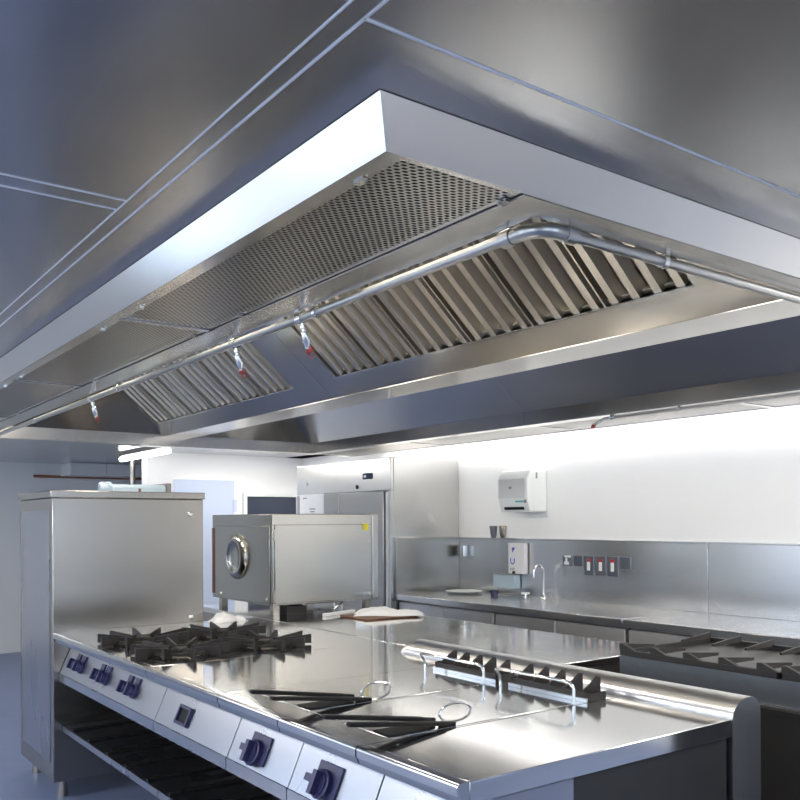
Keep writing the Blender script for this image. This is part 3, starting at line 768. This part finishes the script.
# ------------------------------------------------------------------ wall counter on the right
CX = 4.08
wc = thing('wall_worktop', (4.42, 3.6, .86), 'long steel worktop along the white wall, running up to the fridge', 'worktop')
MB().box(CX, 4.765, 3.345, 5.638, .852, ZW).build('worktop_sheet', M['splash'], wc, bevel=.004)
MB().box(CX, 4.765, 1.2, 3.341, .852, ZW).build('worktop_sheet', M['splash'], wc, bevel=.004)
for i, (a, b_) in enumerate(((4.50, 5.63), (3.345, 4.49), (2.20, 3.335), (1.2, 2.19))):
    lab = ['steel base cabinet under the wall worktop, right beside the fridge', 'steel base cabinet under the wall worktop, second from the fridge',
           'steel base cabinet under the wall worktop, third from the fridge', 'steel base cabinet under the wall worktop, farthest from the fridge'][i]
    t = thing('base_cabinet', (4.45, (a + b_) / 2, 0), lab, 'cabinet', 'base cabinets under the wall worktop')
    MB().box(CX + .06, 4.76, a + .003, b_ - .003, .12, .851).build('carcass', M['cab'], t)
    md = (a + b_) / 2
    for p, q in ((a + .008, md - .002), (md + .002, b_ - .008)):
        d = MB().box(CX + .035, CX + .059, p, q, .14, .835).build('door', M['cfront'], t, bevel=.003)
    MB().box(CX + .10, 4.74, a + .01, b_ - .01, 0, .12).build('plinth', M['blackpanel'], t)
spb = thing('splashback', (4.75, 3.9, ZW), 'brushed steel splashback on the white wall behind the long worktop', 'splashback')
for a, b_ in ((3.225, 5.635), (1.2, 3.221)):
    MB().box(4.752, 4.7695, a, b_, ZW + .0005, 1.335).build('sheet', M['splash'], spb, bevel=.002)
MB().box(4.742, 4.769, 1.2, 5.635, 1.3355, 1.347).build('top_ledge', M['splash'], spb, bevel=.003)
b = MB().box(4.085, 4.75, 5.620, 5.641, ZW + .0005, 1.352)
tag(b.build('side_splash_panel', M['oven'], bevel=.003), 'low steel splash panel standing against the side of the fridge', 'splash panel')
# sockets and switches on the splashback
SX = 4.752
def plate_at(yc, zc, w, h, m): return MB().box(SX - .012, SX - .0005, yc - w / 2, yc + w / 2, zc - h / 2, zc + h / 2), m
def ypix(px):
    t = (px - 400) / 865.4; return SX * (.8062 - .5917 * t) / (.5917 + .8062 * t)
def zpix(px, py):
    t = (px - 400) / 865.4; d = SX / (.5917 + .8062 * t); return 1.48 - (py - 521.7 + .00425 * (px - 400)) * d / 865.4
lab = {0: 'socket outlet plate with a white insert, first on the steel splashback from the fridge', 1: 'small blank gunmetal plate between the socket outlet and the isolators',
       2: 'tall isolator switch with red lamp, nearest the two small plates by the fridge end', 3: 'tall isolator switch with red lamp, middle one of the three on the splashback',
       4: 'tall isolator switch with red lamp, beside the lone small plate', 5: 'small blank gunmetal plate standing alone past the three isolators'}
for i, (xa, xb, ya, yb) in enumerate(((563, 571.5, 555.5, 566), (574, 583, 555.8, 566.2), (584.8, 594.3, 556, 575.2), (596.5, 606.3, 556.2, 575.8), (608.2, 618.4, 556.5, 576.6), (620.4, 631, 557, 569))):
    xm = (xa + xb) / 2; y_a, y_b = ypix(xb), ypix(xa); z_b, z_a = zpix(xm, ya), zpix(xm, yb)
    nm = 'socket_outlet' if i == 0 else ('isolator_switch' if 2 <= i <= 4 else 'blank_plate')
    t = thing(nm, (SX - .006, (y_a + y_b) / 2, z_a), lab[i], 'switch' if 2 <= i <= 4 else 'wall plate', 'plates on the splashback')
    MB().box(SX - .008, SX - .0005, y_a, y_b, z_a, z_b).build('plate', M['greyplate'], t, bevel=.003)
    ym_, zm_ = (y_a + y_b) / 2, (z_a + z_b) / 2
    if i == 0:
        w = MB(); w.box(SX - .011, SX - .0085, ym_ - .022, ym_ + .022, zm_ - .028, zm_ - .005); w.box(SX - .011, SX - .0085, ym_ - .008, ym_ + .010, zm_ - .005, zm_ + .02)
        w.box(SX - .011, SX - .0085, y_a, ym_ + .02, z_b - .014, z_b); w.build('insert', M['white'], t)
    if 2 <= i <= 4:
        MB().box(SX - .012, SX - .0085, ym_ - .014, ym_ + .014, zm_ + .030, zm_ + .048).build('lamp', M['redlamp'], t)
        w = MB(); w.box(SX - .013, SX - .0085, ym_ - .012, ym_ + .016, zm_ - .035, zm_ + .026); w.build('rocker', M['white'], t, bevel=.003)
# paper towel dispenser
pd = thing('towel_dispenser', (4.66, 4.78, 1.55), 'white paper towel dispenser mounted on the white wall above the splashback', 'dispenser')
Y0, Y1 = 4.62, 4.935
b = MB(); b.prism([(4.77, 1.55), (4.595, 1.55), (4.575, 1.60), (4.562, 1.645), (4.562, 1.80), (4.60, 1.868), (4.77, 1.868)], 'y', Y0, Y1); b.build('housing', M['white'], pd, bevel=.008)
b = MB(); b.prism([(4.5615, 1.655), (4.5615, 1.80), (4.5565, 1.80), (4.5565, 1.655)], 'y', Y0 + .02, Y1 - .01); b.build('front_cover', M['wallb'], pd)
b = MB(); b.obox((4.583, 4.778, 1.578), (.004, 0, -.010), (0, .105, 0), (-.004, 0, -.0015)); b.build('slot', M['blackedge'], pd)
b = MB(); b.box(4.5585, 4.5612, 4.66, 4.745, 1.622, 1.634); b.build('print_strip', M['teal'], pd)
b = MB(); b.box(4.556, 4.5605, 4.625, 4.65, 1.617, 1.64); b.build('print_badge', M['ink'], pd)
b = MB(); b.box(4.554, 4.5565, 4.78, 4.81, 1.725, 1.742); b.build('key_lock', M['ink'], pd)
b = MB(); b.box(4.652, 4.668, Y0 - .003, Y0 - .0003, 1.80, 1.845); b.build('side_slot', M['ink'], pd)
# tumblers on the ledge
for i, (px, l) in enumerate(((491.5, 'dark steel tumbler on the splashback ledge, the one nearer the fridge'), (501, 'dull steel tumbler on the splashback ledge, directly under the towel dispenser'))):
    y = ypix(px) - .02; b = MB(); b.lathe((4.755, y, 1.3475), (0, 0, 1), [(0, .016), (.003, .02), (.03, .026), (.095, .034), (.096, .031)], 20)
    tag(b.build('tumbler', M['greyplate'] if i == 0 else M['cab'], None, True), l, 'tumbler', 'tumblers on the ledge')
# small goods along the wall counter
cn = MB(); cn.lathe((4.7165, ypix(465.5) - .02, ZW + .38), (0, 0, -1), [(0, .03), (.003, .035), (.09, .035), (.095, .025)], 20)
cno = tag(cn.build('steel_canister', M['chrome'], None, True), 'small steel canister fixed high on the splashback next to the fridge side', 'canister')
bx_ = thing('carton', (4.71, 4.83, 1.08), 'white carton with blue print hung on the splashback below the towel dispenser', 'carton')
ya, yb = ypix(528.5), ypix(513)
za, zb_ = zpix(521, 573.5), zpix(521, 543)
MB().box(4.70, 4.7415, ya, yb, za, zb_).build('carton_body', M['paper'], bx_, bevel=.002)
b = MB(); yy = yb - .048
b.prism([(yy + .005, zb_ - .035), (yy - .03, zb_ - .035), (yy + .0, zb_ - .075)], 'x', 4.697, 4.6995)
b.tube([(4.699, yy + .02, za + .12)] + [(4.699, yy + .02 * math.cos(a), za + .095 - .02 * math.sin(a)) for a in [PI * i / 8 for i in range(9)]] + [(4.699, yy - .02, za + .12)], .004, 6)
b.build('print', M['blueink'], bx_)
b = MB(); b.tube([(4.699, yy + .02, za + .025), (4.699, yy + .018, za + .045), (4.699, yy + .004, za + .03), (4.699, yy - .01, za + .045), (4.699, yy - .02, za + .025)], .003, 6); b.build('small_print', M['ink'], bx_)
sd = thing('soap_dispenser', (4.71, 5.0, 1.0), 'grey-green soap dispenser on the splashback under the white carton', 'dispenser')
ya2, yb2 = ypix(521), ypix(500)
MB().box(4.675, 4.745, ya2, yb2, .955, 1.060).build('tank', M['bluepl'], sd, bevel=.006)
MB().box(4.668, 4.7415, ya2 - .003, yb2 + .003, 1.0605, 1.072).build('tank_lid', M['ink'], sd, bevel=.003)
MB().lathe((4.69, ya2 + .02, 1.072), (0, 0, 1), [(0, .012), (.02, .010)], 10).build('button', M['black'], sd)
ph = MB(); ph.box(4.60, 4.751, ypix(512), ypix(503), 1.10, 1.22)
# dishes, pot, cross tap
dish = MB(); dish.lathe((4.55, 5.33, ZW), (0, 0, 1), [(0.0005, .06), (.004, .10), (.020, .15), (.022, .148), (.008, .06)], 28)
tag(dish.build('plate', M['white'], None, True), 'shallow white plate on the wall worktop near the fridge side', 'plate')
cup = MB(); cup.lathe((4.56, 4.98, ZW), (0, 0, 1), [(.0005, .026), (.04, .034), (.045, .034), (.046, .02)], 18)
tag(cup.build('pot', M['knob'], None, True), 'small navy pot on the wall worktop beside the white plate', 'pot')
t = thing('cross_tap', (4.62, 4.70, ZW), 'small white cross-handled tap on the wall worktop', 'tap')
MB().lathe((4.62, 4.70, ZW), (0, 0, 1), [(.0005, .014), (.02, .012), (.03, .010)], 12).build('stem', M['chrome'], t, True)
b = MB(); b.box(4.612, 4.628, 4.66, 4.74, ZW + .03, ZW + .044); b.box(4.58, 4.66, 4.692, 4.708, ZW + .03, ZW + .044); b.build('cross_handle', M['white'], t, bevel=.004)
sn = thing('swan_neck_tap', (4.68, 4.50, ZW), 'slim swan-neck tap at the back of the wall worktop', 'tap')
yt = ypix(549)
b = MB(); b.tube([(4.69, yt, ZW + .02), (4.69, yt, ZW + .12), (4.69, yt - .0, ZW + .20)] + [(4.69 - .05 + .05 * math.cos(a), yt, ZW + .20 + .05 * math.sin(a)) for a in [PI * i / 10 for i in range(1, 11)]] + [(4.59, yt, ZW + .16)], .009, 10); b.build('spout', M['chrome'], sn, True)
MB().lathe((4.69, yt, ZW), (0, 0, 1), [(.0005, .025), (.015, .022), (.03, .012)], 14).build('tap_base', M['chrome'], sn, True)

# ------------------------------------------------------------------ far end of the room
def xfar(px, Y):
    t = (px - 400) / 865.4; return Y * (.5917 + .8062 * t) / (.8062 - .5917 * t)
def zfar(px, py, Y):
    t = (px - 400) / 865.4; d = Y / (.8062 - .5917 * t); return 1.48 - (py - 521.7 + .00425 * (px - 400)) * d / 865.4
Yd = YF - .03
d = MB().box(xfar(175, Yd), xfar(234.5, Yd), Yd, YF - .001, .01, zfar(205, 480, Yd)).build('door_1', M['paleblue'], bevel=.004); structure(d)
h = MB().box(xfar(233, Yd) - .0, xfar(236.5, Yd), Yd - .012, Yd - .0005, zfar(235, 512, Yd), zfar(235, 500, Yd)).build('hinge', M['paleblue'])
l_ = h.location - d.location; h.parent = d; h.location = l_
# dark serving hatch
hx0, hx1, hz0, hz1 = xfar(243.5, Yd), 4.70, 1.05, zfar(270, 493.5, Yd)
fr = MB(); w = .035
fr.box(hx0, hx1, Yd - .02, YF - .001, hz1 - w, hz1); fr.box(hx0, hx1, Yd - .02, YF - .001, hz0, hz0 + w); fr.box(hx0, hx0 + w, Yd - .02, YF - .001, hz0 + w, hz1 - w); fr.box(hx1 - w, hx1, Yd - .02, YF - .001, hz0 + w, hz1 - w)
wf = structure(fr.build('window_7', M['white']))
pn = MB().box(hx0 + w, hx1 - w, Yd, YF - .001, hz0 + w, hz1 - w).build('pane', M['darkglass']); l_ = pn.location - wf.location; pn.parent = wf; pn.location = l_
# tube lamp in the recess
tl = thing('tube_lamp', (2.842, 7.9, 2.07), 'bright fluorescent tube lamp hanging at the far end of the kitchen', 'lamp')
a, b_ = Vector((2.842, 7.28, 2.108)), Vector((2.842, 8.52, 2.108))
MB().tube([a, b_], .024, 14).build('tube', M['tube'], tl, True)
MB().box(2.825, 2.859, 7.26, 8.54, 2.139, ZC).build('batten', M['cab'], tl)
# pipes at the corner of the recess
for px, rr, m_, l in ((152, .05, 'white', 'thick white vertical pipe at the corner of the far recess'), (144.5, .022, 'greyplate', 'thin dark vertical pipe beside the thick white pipe'), (163, .028, 'cab', 'thin grey vertical pipe between the white pipe and the white wall')):
    Y = YR - .12 if px < 160 else YF + .30
    x = xfar(px, Y) if px < 160 else XJ - .04
    tag(MB().lathe((x, Y, 0), (0, 0, 1), [(0.0005, rr), (ZC - .001, rr)], 16).build('vertical_pipe', M[m_], None, True), l, 'pipe', 'pipes in the far recess')
# steel wall cupboard and copper pipe in the recess
cb = thing('wall_cupboard', (2.6, 10.4, 1.9), 'grey steel wall cupboard in the far recess above a copper pipe', 'cupboard')
Y = 10.2; x0 = xfar(70, Y); x1 = xfar(141, Y)
MB().box(x0, x1, Y, YR - .001, zfar(110, 476, Y), ZC - .002).build('cupboard_body', M['wallb'], cb, bevel=.004)
xm = (x0 + x1) / 2
for p, q in ((x0 + .006, xm - .003), (xm + .003, x1 - .006)):
    MB().box(p, q, Y - .015, Y - .0005, zfar(110, 474, Y), ZC - .01).build('cupboard_door', M['wallb'], cb, bevel=.003)
zc_ = zfar(110, 478, 10.585)
tag(MB().tube([(x0 - .3, 10.585, zc_), (xfar(146, 10.585), 10.585, zc_)], .016, 10).build('copper_pipe', M['copper'], None, True), 'copper pipe running level under the steel wall cupboard', 'pipe')

# ------------------------------------------------------------------ light
w = bpy.data.worlds.new('sky'); bpy.context.scene.world = w; w.use_nodes = True
bg = w.node_tree.nodes['Background']; bg.inputs['Color'].default_value = (.70, .82, 1.0, 1); bg.inputs['Strength'].default_value = 2.2
def portal(loc, rot, sx, sy):
    l = bpy.data.lights.new('portal', 'AREA'); l.shape = 'RECTANGLE'; l.size = sx; l.size_y = sy
    o = bpy.data.objects.new('portal', l); C.objects.link(o); o.location = loc; o.rotation_euler = rot
    l.cycles.is_portal = True
for a0, a1, z0, z1 in left_open: portal((XL - .16, (a0 + a1) / 2, (z0 + z1) / 2), (0, -PI / 2, 0), z1 - z0, a1 - a0)
for a0, a1, z0, z1 in near_open: portal(((a0 + a1) / 2, YN - .16, (z0 + z1) / 2), (PI / 2, 0, 0), a1 - a0, z1 - z0)
sc = bpy.context.scene
sc.view_settings.view_transform = 'Standard'; sc.view_settings.look = 'None'; sc.view_settings.gamma = 1; sc.view_settings.use_curve_mapping = False
sc.view_settings.exposure = 0.75
sc.cycles.use_denoising = True
sc.cycles.sample_clamp_indirect = 6
